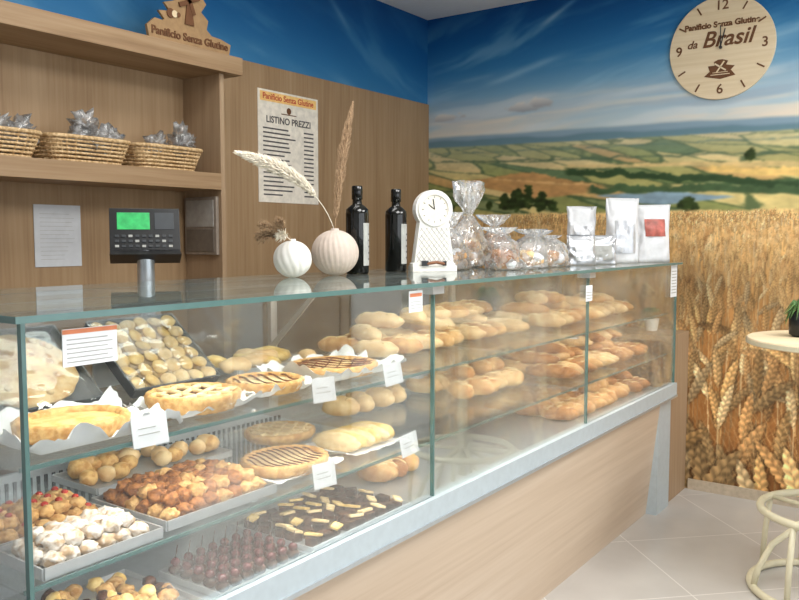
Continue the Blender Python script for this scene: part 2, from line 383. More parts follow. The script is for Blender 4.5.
nz_=nt.nodes.new('ShaderNodeTexNoise'); nz_.inputs['Scale'].default_value=3; nz_.inputs['Detail'].default_value=8; nt.links.new(tc.outputs['Object'],nz_.inputs[0])
mm=nt.nodes.new('ShaderNodeMix'); mm.data_type='RGBA'; mm.blend_type='SOFT_LIGHT'; mm.inputs[0].default_value=0.4
nt.links.new(br.outputs['Color'],mm.inputs[6]); nt.links.new(nz_.outputs['Fac'],mm.inputs[7]); nt.links.new(mm.outputs[2],bs.inputs['Base Color']); bs.inputs['Roughness'].default_value=0.3
b=B(); b.box(XL,XR,YF,YB,-0.1,0,fm); b.finish('floor')
b=B(); b.box(XL-.1,XR+.1,YF-.1,YB+.1,ZC,ZC+0.1,M_CEIL); b.finish('ceiling')
b=B(); b.box(XL-0.1,XL,YF,YB,0,ZC,M_WHITE); b.finish('wall_left')
b=B(); b.box(XL,XL+1.2,YF-.1,YF,0,ZC,M_WHITE); b.box(XL+1.2,XR-.6,YF-.1,YF,0,.5,M_WHITE); b.box(XL+1.2,XR-.6,YF-.1,YF,2.5,ZC,M_WHITE); b.box(XR-.6,XR,YF-.1,YF,0,ZC,M_WHITE); b.finish('wall_front')
b=B()
for x in (XL+1.2,0.9,2.5,XR-.66): b.box(x,x+.06,YF-.08,YF-.02,.5,2.5,M_DARK)
b.box(XL+1.2,XR-.6,YF-.08,YF-.02,.5,.56,M_DARK); b.box(XL+1.2,XR-.6,YF-.08,YF-.02,2.44,2.5,M_DARK); b.finish('window_1')
b=B(); b.box(XR,XR+.1,YF,-.5,0,ZC,M_WALLG); b.finish('wall_right_return')
b=B(); b.box(XR-.03,XR-.002,-2.1,-1.2,0.002,2.1,W_COL); b.box(XR-.045,XR-.03,-2.02,-1.28,1.15,2.0,W_COL); b.box(XR-.045,XR-.03,-2.02,-1.28,.15,1.0,W_COL); b.tube([(XR-.03,-1.3,1.07),(XR-.08,-1.3,1.07),(XR-.08,-1.42,1.07)],.01,M_METAL); b.finish('door_1')
b=B(); b.box(XR-.012,XR-.001,-.5,1.31,0,.06,mat('skirting_beige',(186,170,148),.5)); b.finish('baseboard_right')
b=B(); b.box(2.6,XR-.002,YB-.012,YB,0,2.36,W_PANEL); b.box(0.0,2.6,YB-.012,YB,0,2.27,W_PANEL)
b.finish('wall_panelling')
b=B(); b.box(0.0,2.70,2.82,YB-.013,2.20,2.28,W_SHELF); b.box(0.0,2.594,2.86,YB-.013,1.67,1.745,W_SHELF)
b.box(2.594,2.62,2.862,YB-.013,0,2.20,W_COL); b.box(-.02,0.0,2.86,YB-.013,0,2.28,W_COL); shelf=b.finish('wall_shelving_unit',bevel=0.002)
b=B(); b.prism([(2.19,2.281),(2.63,2.281),(2.64,2.33),(2.58,2.345),(2.22,2.365),(2.18,2.33)],1,2.835,2.85,W_SIGN)
b.prism([(2.24,2.34),(2.27,2.37),(2.24,2.40),(2.30,2.41),(2.27,2.44),(2.33,2.46),(2.33,2.50),(2.36,2.54),(2.42,2.55),(2.46,2.52),(2.50,2.48),(2.47,2.44),(2.51,2.41),(2.50,2.37),(2.54,2.34)],1,2.836,2.848,W_SIGN)
sg=b.finish('bakery_sign'); 
text('Panificio Senza Glutine',.046,(2.41,2.833,2.314),BACK,M_ENG,sg,.002,bold=.001)
b=B()
for k in range(4):
    a=k*math.pi/2+.4; M=Matrix.Translation((2.40,2.83,2.47))@Matrix.Rotation(-a,4,'Y'); b.box(0.0,.06,-.003,.003,-.008,.012,M_ENG,M)
b.prism([(2.375,2.37),(2.425,2.37),(2.412,2.46),(2.388,2.46)],1,2.829,2.834,M_ENG)
for k in range(3): b.lathe([(.02-.005*k,0),(.02-.005*k,.003)],(0,0,0),M_ENG if k!=1 else W_PLY,16,Matrix.Translation((2.30+.02*k,2.833-.001*k,2.40))@Matrix.Rotation(R(90),4,'X'))
b.finish('windmill',parent=sg)

# ---------------------------------------------------------------- display case
X0,X1,X2,X3=0.73,2.0,3.17,4.36
b=B()
b.prism([(1.302,.60),(1.95,.60),(1.95,0.0),(1.367,0.0)],0,X0+.02,4.15,W_BASE)
case=b.finish('bakery_display_case')
b=B()
b.box(X0,X3,1.283,1.31,.60,.675,M_FRAME); b.box(X0,X3,1.278,1.283,.60,.612,M_METAL); b.box(X0,X3,1.31,1.98,.60,.64,M_METAL)
b.box(4.15,X3-.01,1.31,1.95,0,.60,M_FRAME)
b.box(X0,X3,1.96,1.985,1.27,1.309,M_METAL)
for x in (X0,X1-.015,X2-.015,X3-.03): b.box(x,x+.03,1.955,1.985,.64,1.27,M_METAL)
b.box(X0,X3,1.94,1.955,.64,.86,M_METAL)
for i in range(60): 
    x=X0+.03+i*.021; b.box(x,x+.008,1.936,1.94,.66,.84,M_DARK)
for x in (X1,X2):
    b.box(x-.03,x+.03,1.285,1.34,1.285,1.309,M_METAL); 
    b.box(x-.003,x+.003,1.30,1.312,.675,1.30,M_EDGE)
    for z in (1.04,.82): b.box(x-.012,x+.012,1.345,1.93,z-.012,z-.001,M_METAL)
for x in (X0+.012,1.90):
    b.prism([(1.90,1.052),(1.93,1.052),(1.66,1.305),(1.64,1.305)],0,x,x+.006,M_METAL)
for z in (1.04,.82):
    for x in (1.36,2.6,3.76): b.box(x-.008,x+.008,1.40,1.93,z-.010,z-.0005,M_METAL)
b.box(X0-.002,X0+.006,1.297,1.309,.675,1.308,M_EDGE); b.box(X3-.006,X3+.001,1.297,1.309,.675,1.308,M_EDGE)
b.box(X0-.02,X3+.01,1.272,1.276,1.309,1.321,M_EDGE); b.box(X0-.024,X0-.02,1.272,2.0,1.309,1.321,M_EDGE)
for z in (1.05,.83):
    b.box(X0+.01,X3-.01,1.336,1.34,z-.008,z,M_EDGE)
b.finish('frame',parent=case)
b=B(); b.box(X0-.02,X3+.01,1.276,2.0,1.309,1.321,G_TOP); b.finish('top_glass',parent=case)
b=B(); b.box(X0+.006,X1-.004,1.30,1.306,.675,1.308,G_FRONT); b.finish('front_glass_clear',parent=case)
b=B(); b.box(X1+.004,X2-.004,1.30,1.306,.675,1.308,G_HAZE); b.box(X2+.004,X3-.006,1.30,1.306,.675,1.308,G_HAZE); b.finish('front_glass_mist_glare',parent=case)  # mist and painted glare share the haze of this material
b=B(); b.box(X0,X0+.005,1.31,1.95,.64,1.308,G_FRONT); b.box(X3-.005,X3,1.31,1.95,.64,1.308,G_FRONT); b.finish('end_glass',parent=case)
b=B()
for z in (1.05,.83): b.box(X0+.01,X3-.01,1.34,1.93,z-.008,z-.0002,G_SHELF)
b.finish('glass_shelves',parent=case)
b=B()
for x,y_ in ((X0+.03,X1-.02),(X1+.02,X2-.02),(X2+.02,X3-.03)): b.box(x,y_,1.965,1.972,.87,1.27,G_BACK)
b.finish('sliding_doors',parent=case)
b=B()
b.box(.80,.91,1.292,1.2935,1.223,1.29,M_PAPER); b.box(1.858,1.925,1.292,1.2935,1.24,1.30,M_PAPER); b.box(3.12,3.185,1.292,1.2935,1.19,1.255,M_PAPER); b.box(4.24,4.34,1.292,1.2935,1.14,1.31,M_PAPER)
b.box(.80,.91,1.2915,1.292,1.281,1.289,M_ORANGE); b.box(1.862,1.921,1.2915,1.292,1.283,1.293,M_ORANGE)
for i in range(6): b.box(.808,.90-.01*(i%2),1.2915,1.292,1.230+i*.008,1.2318+i*.008,M_LABEL)
for i in range(3): b.box(1.865,1.918,1.2915,1.292,1.25+i*.009,1.252+i*.009,M_LABEL); b.box(3.125,3.18,1.2915,1.292,1.20+i*.012,1.204+i*.012,M_LABEL)
for i in range(8): b.box(4.25,4.33,1.2915,1.292,1.16+i*.016,1.165+i*.016,M_LABEL)
b.finish('notices',parent=case)
tg=B()
def tag(x,z,w=.085,h=.062):
    b=tg; M=Matrix.Translation((x,1.331,z-.004))@Matrix.Rotation(R(-10),4,'X')@Matrix.Rotation(R(3*math.sin(x*9)),4,'Y')
    b.box(-w/2,w/2,-.001,.001,-.012,h-.012,M_PAPER,M)
    for i in range(2): b.box(-w*.34,w*(.26-.1*i),-.0018,-.001,-.012+h*(.38+.2*i),-.012+h*(.41+.2*i),M_LABEL,M)
for x,z in ((1.01,1.051),(1.54,1.051),(1.84,1.051),(1.54,.831),(1.92,.831)): tag(x,z)
tg.finish('price_tags',parent=case)

b=B(); b.box(4.375,XR-.014,1.325,1.36,.0,.92,W_COL); b.box(4.375,XR-.014,1.36,1.9,.89,.92,W_COL); b.finish('wooden_counter_gate',bevel=.002)

# ---------------------------------------------------------------- baked goods
def tray(b,x0,x1,y0,y1,z,m=M_STEEL,h=.016,M=None):
    b.box(x0,x1,y0,y1,z,z+.003,m,M)
    b.box(x0,x1,y0-.004,y0,z,z+h,m,M); b.box(x0,x1,y1,y1+.004,z,z+h,m,M); b.box(x0-.004,x0,y0,y1,z,z+h,m,M); b.box(x1,x1+.004,y0,y1,z,z+h,m,M)
def paper_sheet(b,cx,cy,rx,ry,z,amp=.03,m=M_PAPER,rot=0,e0=.7):
    n=34; vs=[];fs=[]; off=Vector((random.random()*20,3,1)); c,s_=math.cos(rot),math.sin(rot)
    for i in range(n):
        for j in range(n):
            u=(i/(n-1)-.5)*2; v=(j/(n-1)-.5)*2; e=max(abs(u),abs(v)); h=max(0,(e-e0))/(1-e0)
            nn=noise.noise(Vector((u*3,v*3,0))+off); n2=noise.noise(Vector((u*7,v*7,3))+off)
            zz=z+.0015+amp*h*(0.7+.7*nn+.4*n2); zz=max(z+.001,zz)
            x,y=u*rx*(1+.08*n2*h),v*ry*(1+.08*nn*h); vs.append((cx+x*c-y*s_,cy+x*s_+y*c,zz))
    for i in range(n-1):
        for j in range(n-1): fs.append((i*n+j,(i+1)*n+j,(i+1)*n+j+1,i*n+j+1))
    b.add(vs,fs,m,True)
def film(b,M,w,d,z,h,seed,m=None):
    n=20; vs=[];fs=[]
    for i in range(n):
        for j in range(n):
            u=i/(n-1);v=j/(n-1); e=1-max(abs(u-.5),abs(v-.5))*2
            vs.append((-w/2+u*w,v*d,z+h*min(1,e*4)+.006*noise.noise(Vector((u*6,v*6,seed)))+.003*noise.noise(Vector((u*17,v*17,seed)))))
    for i in range(n-1):
        for j in range(n-1): fs.append((i*n+j,(i+1)*n+j,(i+1)*n+j+1,i*n+j+1))
    b.add(vs,fs,m or G_WRAP,True,M)
def tart(name,cx,cy,z,r,fill,lat=5,h=.03,paper=True,el=1.0,crust=M_CRUST,cross=True,ang=0.6,pr=1.35,amp=.03,strip=None,lw=.06):
    b=B(); z0=z
    if paper: paper_sheet(b,cx,cy,r*pr,r*pr*.85*el,z,amp,rot=.0); z=z+.003
    rf=lambda a,zz:(1+.03*math.cos(a*22)) 
    MT=Matrix.Translation((cx,cy,z))@Matrix.Diagonal((1,el,1,1))
    b.lathe([(0.001,0),(r*.9,0),(r,h*.5),(r*1.02,h),(r*.95,h*1.15),(r*.88,h),(r*.85,h*.75)],(0,0,0),crust,66,MT,rf,cap=False)
    b.lathe([(r*.88,h*.78),(r*.5,h*.86),(.001,h*.88)],(0,0,0),fill,40,MT,cap=False)
    for d in ((ang,ang+R(75)) if cross else (ang,)):
        for k in range(lat):
            o=(k-(lat-1)/2)*(2*r*.85/lat); L=math.sqrt(max(0,(r*.92)**2-o*o)); n=8; pts=[]
            for i in range(n+1):
                t=-L+2*L*i/n; x=t*math.cos(d)-o*math.sin(d); y=t*math.sin(d)+o*math.cos(d); pts.append((cx+x,cy+y*el,z+h*.95+.003*math.cos(i)))
            b.tube(pts,r*lw,strip or crust,6)
    return b.finish(name)
Z1,Z2s,Z3=1.051,.831,.641
tart('custard_tart',.93,1.475,Z1,.112,M_CREAMF,0,.034,True,.88,M_CRUST,False,pr=1.6,amp=.05)
tart('jam_lattice_tart',1.245,1.48,Z1,.108,M_JAM,4,.036,crust=M_CRUST,pr=1.15,strip=M_CRUST2,el=.95,lw=.06,ang=.4)
tart('striped_tart',1.50,1.50,Z1,.100,M_CRUST2,6,.028,True,.95,M_CRUST,False,1.2,pr=1.15,strip=M_JAM,lw=.028)
tart('apricot_tart',1.81,1.53,Z1,.135,M_FOC,6,.028,True,.9,M_CRUST,True,pr=1.35,amp=.045,strip=M_JAM,lw=.018)
def heap(name,x0,x1,y0,y1,z,n,rr,mats,nzs=.5,sub=2,layers=2,ns=2.2,tr=True,trm=M_STEEL,ellip=1.0,fl=.85):
    b=B()
    if tr: tray(b,x0-.015,x1+.015,y0-.015,y1+.015,z,trm)
    for i in range(n):
        l=int(i/(n/layers+.001)) if layers>1 else 0
        ins=l*.03; x=random.uniform(x0+ins,x1-ins); y=random.uniform(y0+ins,y1-ins); r=rr*random.uniform(.85,1.15)
        b.blob((x,y,z+.004+r*fl+l*rr*1.25*fl/.85),(r*ellip,r,r*fl),random.choice(mats),(random.uniform(-.2,.2),0,random.random()*3),nzs,ns,sub)
    return b.finish(name)
def rows(name,x0,x1,y0,y1,z,nx,ny,r,mats,nzs,ns=3,top=None):
    b=B(); tray(b,x0-.015,x1+.015,y0-.015,y1+.015,z,M_STEEL,.022)
    for l,(dx,q) in enumerate(((0,0),(.5,1))):
        for i in range(nx-q):
            for j in range(ny-q):
                x=x0+(i+.5+dx)*(x1-x0)/nx+random.uniform(-.003,.003); y=y0+(j+.5+dx)*(y1-y0)/ny+random.uniform(-.003,.003); rr=r*random.uniform(.92,1.08)
                zz=z+.004+rr*.72+l*r*1.15
                b.blob((x,y,zz),(rr,rr,rr*.78),random.choice(mats),(0,0,random.random()*6),nzs,ns,3)
                if top and random.random()<.8: b.blob((x,y,zz+rr*.7),(r*.4,r*.4,r*.35),top,sub=2)
    b.finish(name)
rows('walnut_cookies',1.09,1.385,1.385,1.62,Z2s,8,6,.022,[M_COOK,M_COOK,M_COOK2],.5,3.4)
rows('sugar_dusted_cookies',.80,1.03,1.365,1.50,Z2s,6,4,.021,[M_POWD],.35,3)
rows('cherry_topped_cookies',.78,1.035,1.545,1.70,Z2s,7,4,.02,[M_COOK2,M_CRUST],.4,3,top=M_CHERRY)
tart('striped_crostata',1.56,1.49,Z2s,.122,M_CRUST2,11,.030,True,.86,M_CRUST,False,1.35,pr=1.12,amp=.012,strip=M_JAM,lw=.017)
b=B(); cx,cy=1.86,1.49
paper_sheet(b,cx,cy,.125,.105,Z2s,.014)
for k in range(6):
    x=cx-.085+k*.034; b.blob((x,cy+.004*math.sin(k*3),Z2s+.028),(.019,.082,.028),M_CREAMF if k%2 else M_CRUST2,(.0,.25,.12),.18,3,3,.9)
b.finish('sliced_cream_roll')
tart('almond_tart',1.80,1.74,Z2s,.112,M_FOC,5,.026,False,.9,M_CRUST,True,strip=M_CRUST2,lw=.045)
b=B(); tray(b,1.52,1.96,1.36,1.66,Z3,M_STEEL)
for i in range(9):
    for j in range(5):
        x=1.55+i*.047+random.uniform(-.008,.008); y=1.39+j*.056+random.uniform(-.006,.006)
        M=Matrix.Translation((x,y,Z3+.004))@Matrix.Rotation(random.random()*3,4,'Z')
        b.prism([(-.02,-.016),(.022,-.012),(.014,.018),(-.018,.014)],2,0,.024,M_CHOC,M)
        if random.random()<.7: b.prism([(-.024,-.008),(.020,-.014),(.022,.012),(-.016,.014)],2,.024,.031,random.choice([M_CRUST2,M_CREAMF]),M@Matrix.Rotation(.25,4,'X'))
b.finish('chocolate_petit_fours',bevel=.003)
M_DCH=mat('dark_cherry',(84,18,22),.15)
b=B(); tray(b,1.20,1.48,1.345,1.56,Z3,M_STEEL)
for i in range(7):
    for j in range(5):
        x=1.225+i*.039; y=1.37+j*.041; b.blob((x,y,Z3+.016),(.017,.017,.013),M_CHOC,sub=2); b.blob((x,y,Z3+.034),(.012,.012,.012),M_DCH,sub=2)
        b.tube([(x,y,Z3+.043),(x+.004,y,Z3+.058),(x+.01,y+.003,Z3+.072)],.0013,M_CHOC,5)
b.finish('chocolate_cherries')
heap('biscuit_tray',.80,1.14,1.36,1.62,Z3,60,.018,[M_CHOC,M_CREAMF,M_COOK2],.4)
def tilt_tray(name,cx,w,d,kind,ang=38,y0=1.70):
    b=B(); M=Matrix.Translation((cx,y0,Z1+.002))@Matrix.Rotation(R(ang),4,'X')
    tray(b,-w/2,w/2,0,d,0,M_DARK,.03,M)
    if kind=='biscuits':
        nx,ny,r=6,6,.0225
        for i in range(nx):
            for j in range(ny):
                x=-w/2+(i+.5)*w/nx; y=(j+.5)*d/ny
                for l in range(2): b.blob((x+random.uniform(-.003,.003),y+random.uniform(-.003,.003),.010+l*.014),(r,r,.009),random.choice([M_CREAMF,M_CRUST2]),(.25,0,random.random()*6),.12,2.5,2,None,M)
        film(b,M@Matrix.Translation((0,-.006,0)),w+.012,d+.012,.030,.012,cx*5)
    else:
        for (fx,fy,fr) in ((-.0,d*.5,.118),):
            b.blob((fx,fy,.020),(fr*1.12,fr,.020),M_FOC,(0,0,0),.06,3,4,.7,M)
            for k in range(26):
                a=random.random()*6.28; q=random.random()**.5*.85*fr; b.blob((fx+q*1.1*math.cos(a),fy+q*math.sin(a),.034),(.010,.009,.007),random.choice([M_CRUST,M_CRUST2,M_BREAD]),(0,0,0),.3,2,2,None,M)
        film(b,M@Matrix.Translation((0,-.006,0)),w+.012,d+.012,.030,.014,cx*5)
    b.box(-w/2+.02,w/2-.02,d*math.cos(R(ang))-.012,d*math.cos(R(ang))-.004,0,d*math.sin(R(ang))-.004,M_METAL,Matrix.Translation((cx,y0,Z1)))
    b.finish(name)
tilt_tray('wrapped_focaccia',1.00,.28,.25,'foc')
tilt_tray('wrapped_biscuit_tray',1.37,.27,.25,'biscuits')
heap('croissants',1.63,1.94,1.74,1.88,Z1,12,.034,[M_BREAD2,M_CREAMF],.3,layers=1,ellip=1.4,fl=.6)
heap('small_rolls',1.15,1.55,1.72,1.88,Z2s,22,.028,[M_BREAD2,M_CRUST],.25,layers=1)
def loaf(b,c,L,w,h,m,rot):
    b.blob(c,(L,w,h),m,(0,0,rot),.12,1.5,3,.8)
    for k in (-.5,0,.5):
        u=k*L; pts=[]
        for i in range(5):
            v=(-.5+i/4)*w; uu=u+v*.6; zz=c[2]+h*math.sqrt(max(0,1-(uu/L)**2-(v/w)**2))*.99
            pts.append((c[0]+uu*math.cos(rot)-v*math.sin(rot),c[1]+uu*math.sin(rot)+v*math.cos(rot),zz))
        b.tube(pts,.004,M_CRUST2,5)
def loaves(name,x0,x1,z,nx,ny,L,w,h,layers,ms,y0=1.40,y1=1.87,skip=0,r0=90,rv=.5):
    b=B()
    for l in range(layers):
        for i in range(nx-l):
            for j in range(ny-(l>0)):
                if l and random.random()<skip: continue
                x=x0+(i+.5+.5*l)*(x1-x0)/nx+random.uniform(-.015,.015); y=y0+(j+.5+.5*(l>0))*(y1-y0)/ny+random.uniform(-.01,.01)
                loaf(b,(x,y,z+.004+h*.8+l*h*1.35),L*random.uniform(.85,1.1),w,h,random.choice(ms),R(r0)+random.uniform(-rv,rv))
    b.finish(name)
loaves('white_bread_loaves',2.08,3.10,Z1,9,2,.10,.036,.030,3,[M_BREAD2,M_BREAD2,M_BREAD],y0=1.54,skip=.25)
loaves('rustic_bread_loaves',3.24,4.28,Z1,9,2,.11,.040,.032,3,[M_BREAD,M_BREAD2,M_BREAD2],y0=1.48,skip=.35)
loaves('baguettes',3.24,4.28,Z2s,10,2,.13,.036,.031,3,[M_BREAD,M_BREAD3,M_BREAD2],skip=.3,rv=.3)
loaves('brown_bread_loaves',3.24,4.28,Z3,10,3,.085,.038,.033,2,[M_BREAD3,M_BREAD],skip=.4)
loaves('round_bread_loaves',2.62,3.10,Z2s,6,2,.07,.042,.034,2,[M_BREAD,M_BREAD2],y0=1.5,skip=.4)
loaves('seeded_bread_rolls',2.06,2.30,Z3,4,2,.06,.042,.036,1,[M_BREAD,M_BREAD3],y0=1.5)
loaves('crusty_bread_rolls',2.08,2.5,Z2s,4,1,.07,.042,.036,1,[M_BREAD2],y0=1.68)

# ---------------------------------------------------------------- items on top of the case
ZT=1.3215
def ribbed(c,r,m,k=16,tw=2.5):
    b=B(); prof=[]
    for i in range(25):
        t=-.46*math.pi+ (i/24)*(.46+.42)*math.pi; prof.append((r*math.cos(t),r*math.sin(t)+r*math.sin(.46*math.pi)))
    b.lathe(prof,(c[0],c[1],ZT),m,96,None,lambda a,z:1+.045*abs(math.sin(a*k/2+z*tw/r)),cap=True)
    zt=prof[-1][1]; b.lathe([(r*.2,0),(r*.17,.008),(r*.14,.008),(r*.14,0)],(c[0],c[1],ZT+zt-.001),m,24,cap=False)
    return b,ZT+zt
b,zt=ribbed((1.94,1.81),.060,M_CERAM,14)
v1=b.finish('round_ribbed_vase')
b=B(); 
random.seed(3)
def sprig(b,p0,p1,m,n,L,rad,bend=(0,0,0),f0=.3,dr=.0009,spread=.9):
    p0=Vector(p0);p1=Vector(p1); mid=(p0+p1)/2+Vector(bend)
    cur=lambda t:p0*(1-t)**2+mid*2*t*(1-t)+p1*t*t
    b.tube([cur(i/12)[:] for i in range(13)],.0014,M_PLUME2 if m is not M_PLUME else M_PLUME,6)
    for i in range(n):
        t=f0+(1-f0)*random.random(); p=cur(t); d=(cur(min(1,t+.05))-cur(t-.05)).normalized()
        rv=Vector((random.gauss(0,1),random.gauss(0,1),random.gauss(0,1))).normalized()
        env=math.sin(math.pi*min(1,((t-f0)/(1-f0))*.8+.15)); q=p+(d*spread+rv*rad/L).normalized()*L*(.5+.7*random.random())*env
        b.tube([p[:],((p+q)/2+rv*.002)[:],q[:]],dr,m,3,rads=[dr,dr*1.3,dr*.4])
sprig(b,(1.94,1.81,zt-.004),(1.77,1.79,1.49),M_PLUME2,200,.03,.02,(0,0,.02),.45)
sprig(b,(1.94,1.81,zt-.004),(1.80,1.83,1.45),M_PLUME2,260,.035,.028,(0,0,.03),.45,.0014)
sprig(b,(1.94,1.81,zt-.004),(1.84,1.78,1.50),M_PLUME2,160,.03,.024,(0,0,.02),.5,.0014)
sprig(b,(1.94,1.81,zt-.004),(1.86,1.80,1.455),M_PLUME,160,.03,.024,(0,0,.02),.4,.0014)
b.finish('dried_grass',parent=v1)
b,zt=ribbed((2.13,1.79),.078,M_CERAM2,26,1.5); v2=b.finish('round_ribbed_vase')
b=B(); sprig(b,(2.13,1.79,zt-.004),(1.68,1.79,1.70),M_PLUME,2600,.055,.022,(.14,0,.07),.36,.0016)
sprig(b,(2.13,1.79,zt-.004),(2.245,1.80,1.92),M_PLUME2,1900,.040,.018,(-.03,0,.0),.10,.0013)
b.finish('pampas_grass',parent=v2)
def bottle(x,y,rot):
    b=B(); r=.041
    b.lathe([(r*.9,0),(r,.006),(r,.212),(r*.97,.228),(r*.65,.240),(.0175,.246),(.016,.262),(.0195,.264),(.0195,.308),(.017,.311)],(x,y,ZT),M_OIL,40)
    seg=14; vs=[];fs=[]
    for i in range(seg+1):
        a=rot+R(-60+120*i/seg)
        for z in (.03,.18): vs.append((x+(r+.0008)*math.cos(a),y+(r+.0008)*math.sin(a),ZT+z))
    for i in range(seg): fs.append((2*i,2*i+2,2*i+3,2*i+1))
    b.add(vs,fs,M_LABEL,True)
    for k in range(5):
        vs=[];fs=[]
        for i in range(7):
            a=rot+R(-25+40*i/6)
            for z in (.05+k*.022,.056+k*.022): vs.append((x+(r+.0016)*math.cos(a),y+(r+.0016)*math.sin(a),ZT+z))
        for i in range(6): fs.append((2*i,2*i+2,2*i+3,2*i+1))
        b.add(vs,fs,M_INK,True)
    b.finish('olive_oil_bottle')
bottle(2.265,1.80,R(-50)); bottle(2.50,1.80,R(-55))
M=Matrix.Translation((2.60,1.70,ZT))@Matrix.Rotation(R(-38),4,'Z')
b=B(); pts=[(-.085,0),(.085,0),(.085,.03),(.078,.035),(.058,.185)]
for i in range(21):
    a=R(-40)+R(260)*i/20; pts.append((.074*math.cos(a),.235+.074*math.sin(a)))
pts+=[(-.058,.185),(-.078,.035),(-.085,.03)]
b.prism(pts,1,-.022,.022,M_CERAM,M)
b.box(-.088,.088,-.034,.03,0,.022,M_CERAM,M)
MD=M@Matrix.Translation((0,-.0225,.235))@Matrix.Rotation(R(90),4,'X')
b.lathe([(.060,0),(.064,.006),(.055,.006),(.054,.0)],(0,0,0),M_CERAM,40,MD,cap=False)
b.lathe([(.054,0.0),(.054,.001)],(0,0,0),mat('dial_ivory',(226,220,206),.5),40,MD)
b.box(-.002,.002,-.026,-.0245,0,.04,M_BLACK,M@Matrix.Translation((0,0,.235))@Matrix.Rotation(-.15,4,'Y')); b.box(-.0015,.0015,-.026,-.0245,0,.03,M_BLACK,M@Matrix.Translation((0,0,.235))@Matrix.Rotation(-.9,4,'Y'))
for k in range(12):
    a=k*math.pi/6; b.box(-.001,.001,-.025,-.024,.043,.05,M_BLACK,M@Matrix.Translation((0,0,.235))@Matrix.Rotation(a,4,'Y'))
M_REL=mat('relief_grey',(186,182,176),.7)
for k in range(-6,10):
    for sgn in (1,-1):
        p=[]
        for i in range(11):
            zz=.036+i*.013; xx=(k*.02-.03)+sgn*(zz-.036)*.8
            lim=.074-.11*(zz-.036)
            if abs(xx)<lim: p.append((M@Vector((xx,-.0228,zz)))[:])
        if len(p)>1: b.tube(p,.0014,M_REL,5)
M_BOW=mat('brown_bow',(120,72,40),.5)
b.tube([(M@Vector(q))[:] for q in ((-.035,-.04,.03),(.0,-.045,.036),(.035,-.04,.03))],.006,M_BOW,8)
b.box(-.055,-.03,-.045,-.034,.022,.042,M_BLACK,M); b.box(.03,.042,-.045,-.034,.022,.04,M_BLACK,M)
b.finish('table_clock',bevel=.002)
def cello(name,x,y,w,d,h,fill,top=.35,lean=0,n=9,fr=.02):
    b=B(); off=Vector((x*9,y*7,0)); hb=h*(1-top)
    prof=[(.5,0),(.95,.02*h),(1,.2*hb),(.97,.5*hb),(.8,.8*hb),(.35,hb),(.18,hb+.03*h)]
    if top>.15: prof+=[(.45,hb+.35*top*h),(.72,hb+.7*top*h),(.85,h)]
    else: prof+=[(.35,hb+.5*top*h),(.45,h)]
    def rf(a,z):
        v=Vector((math.cos(a)*2,math.sin(a)*2,z*22))+off; k=1+.34*noise.noise(v)+.22*noise.noise(v*2.7)
        return k+( .35*math.sin(a*5+z*9) if z>hb else 0)
    P=[]
    for i in range(len(prof)-1):
        for t in (0,.33,.66): P.append((prof[i][0]*(1-t)+prof[i+1][0]*t,prof[i][1]*(1-t)+prof[i+1][1]*t))
    P.append(prof[-1])
    b.lathe(P,(0,0,0),G_CELLO,56,Matrix.Translation((x,y,ZT))@Matrix.Shear('XY',4,(lean,0))@Matrix.Diagonal((w/2,d/2,1,1)),rf,cap=False)
    for i in range(n):
        a=random.random()*6.28; q=random.random()**.5*.55; zz=fr+random.random()*max(.001,hb*.65-2*fr)
        b.blob((x+math.cos(a)*q*w/2,y+math.sin(a)*q*d/2,ZT+zz),(fr*1.4,fr,fr*.9),random.choice(fill),(0,0,random.random()*3),.2)
    b.finish(name)
CF=[M_BREAD2,M_CRUST2,M_PAPER,M_BREAD]
cello('cellophane_bread_bag',2.80,1.72,.16,.10,.23,CF,.3,-.25,n=12)
cello('cellophane_cookie_bag',3.04,1.80,.20,.12,.37,CF,.42,n=18)
cello('cellophane_bread_bag',2.91,1.55,.18,.12,.17,[M_BREAD,M_BREAD3,M_PAPER],.2,-.3,n=12,fr=.024)
cello('cellophane_bread_bag',3.11,1.54,.18,.12,.16,CF,.2,.3,n=12,fr=.024)
cello('cellophane_bread_bag',3.27,1.76,.18,.13,.23,CF,.25,-.4,n=14,fr=.025)
cello('cellophane_bread_bag',3.32,1.54,.19,.14,.14,[M_BREAD,M_BREAD3,M_PAPER],.15,n=14,fr=.025)
cello('cellophane_bread_bag',3.49,1.74,.21,.15,.17,CF,.2,.2,n=16,fr=.025)
cello('cellophane_bread_bag',3.71,1.76,.20,.15,.14,CF,.1,n=12,fr=.025)
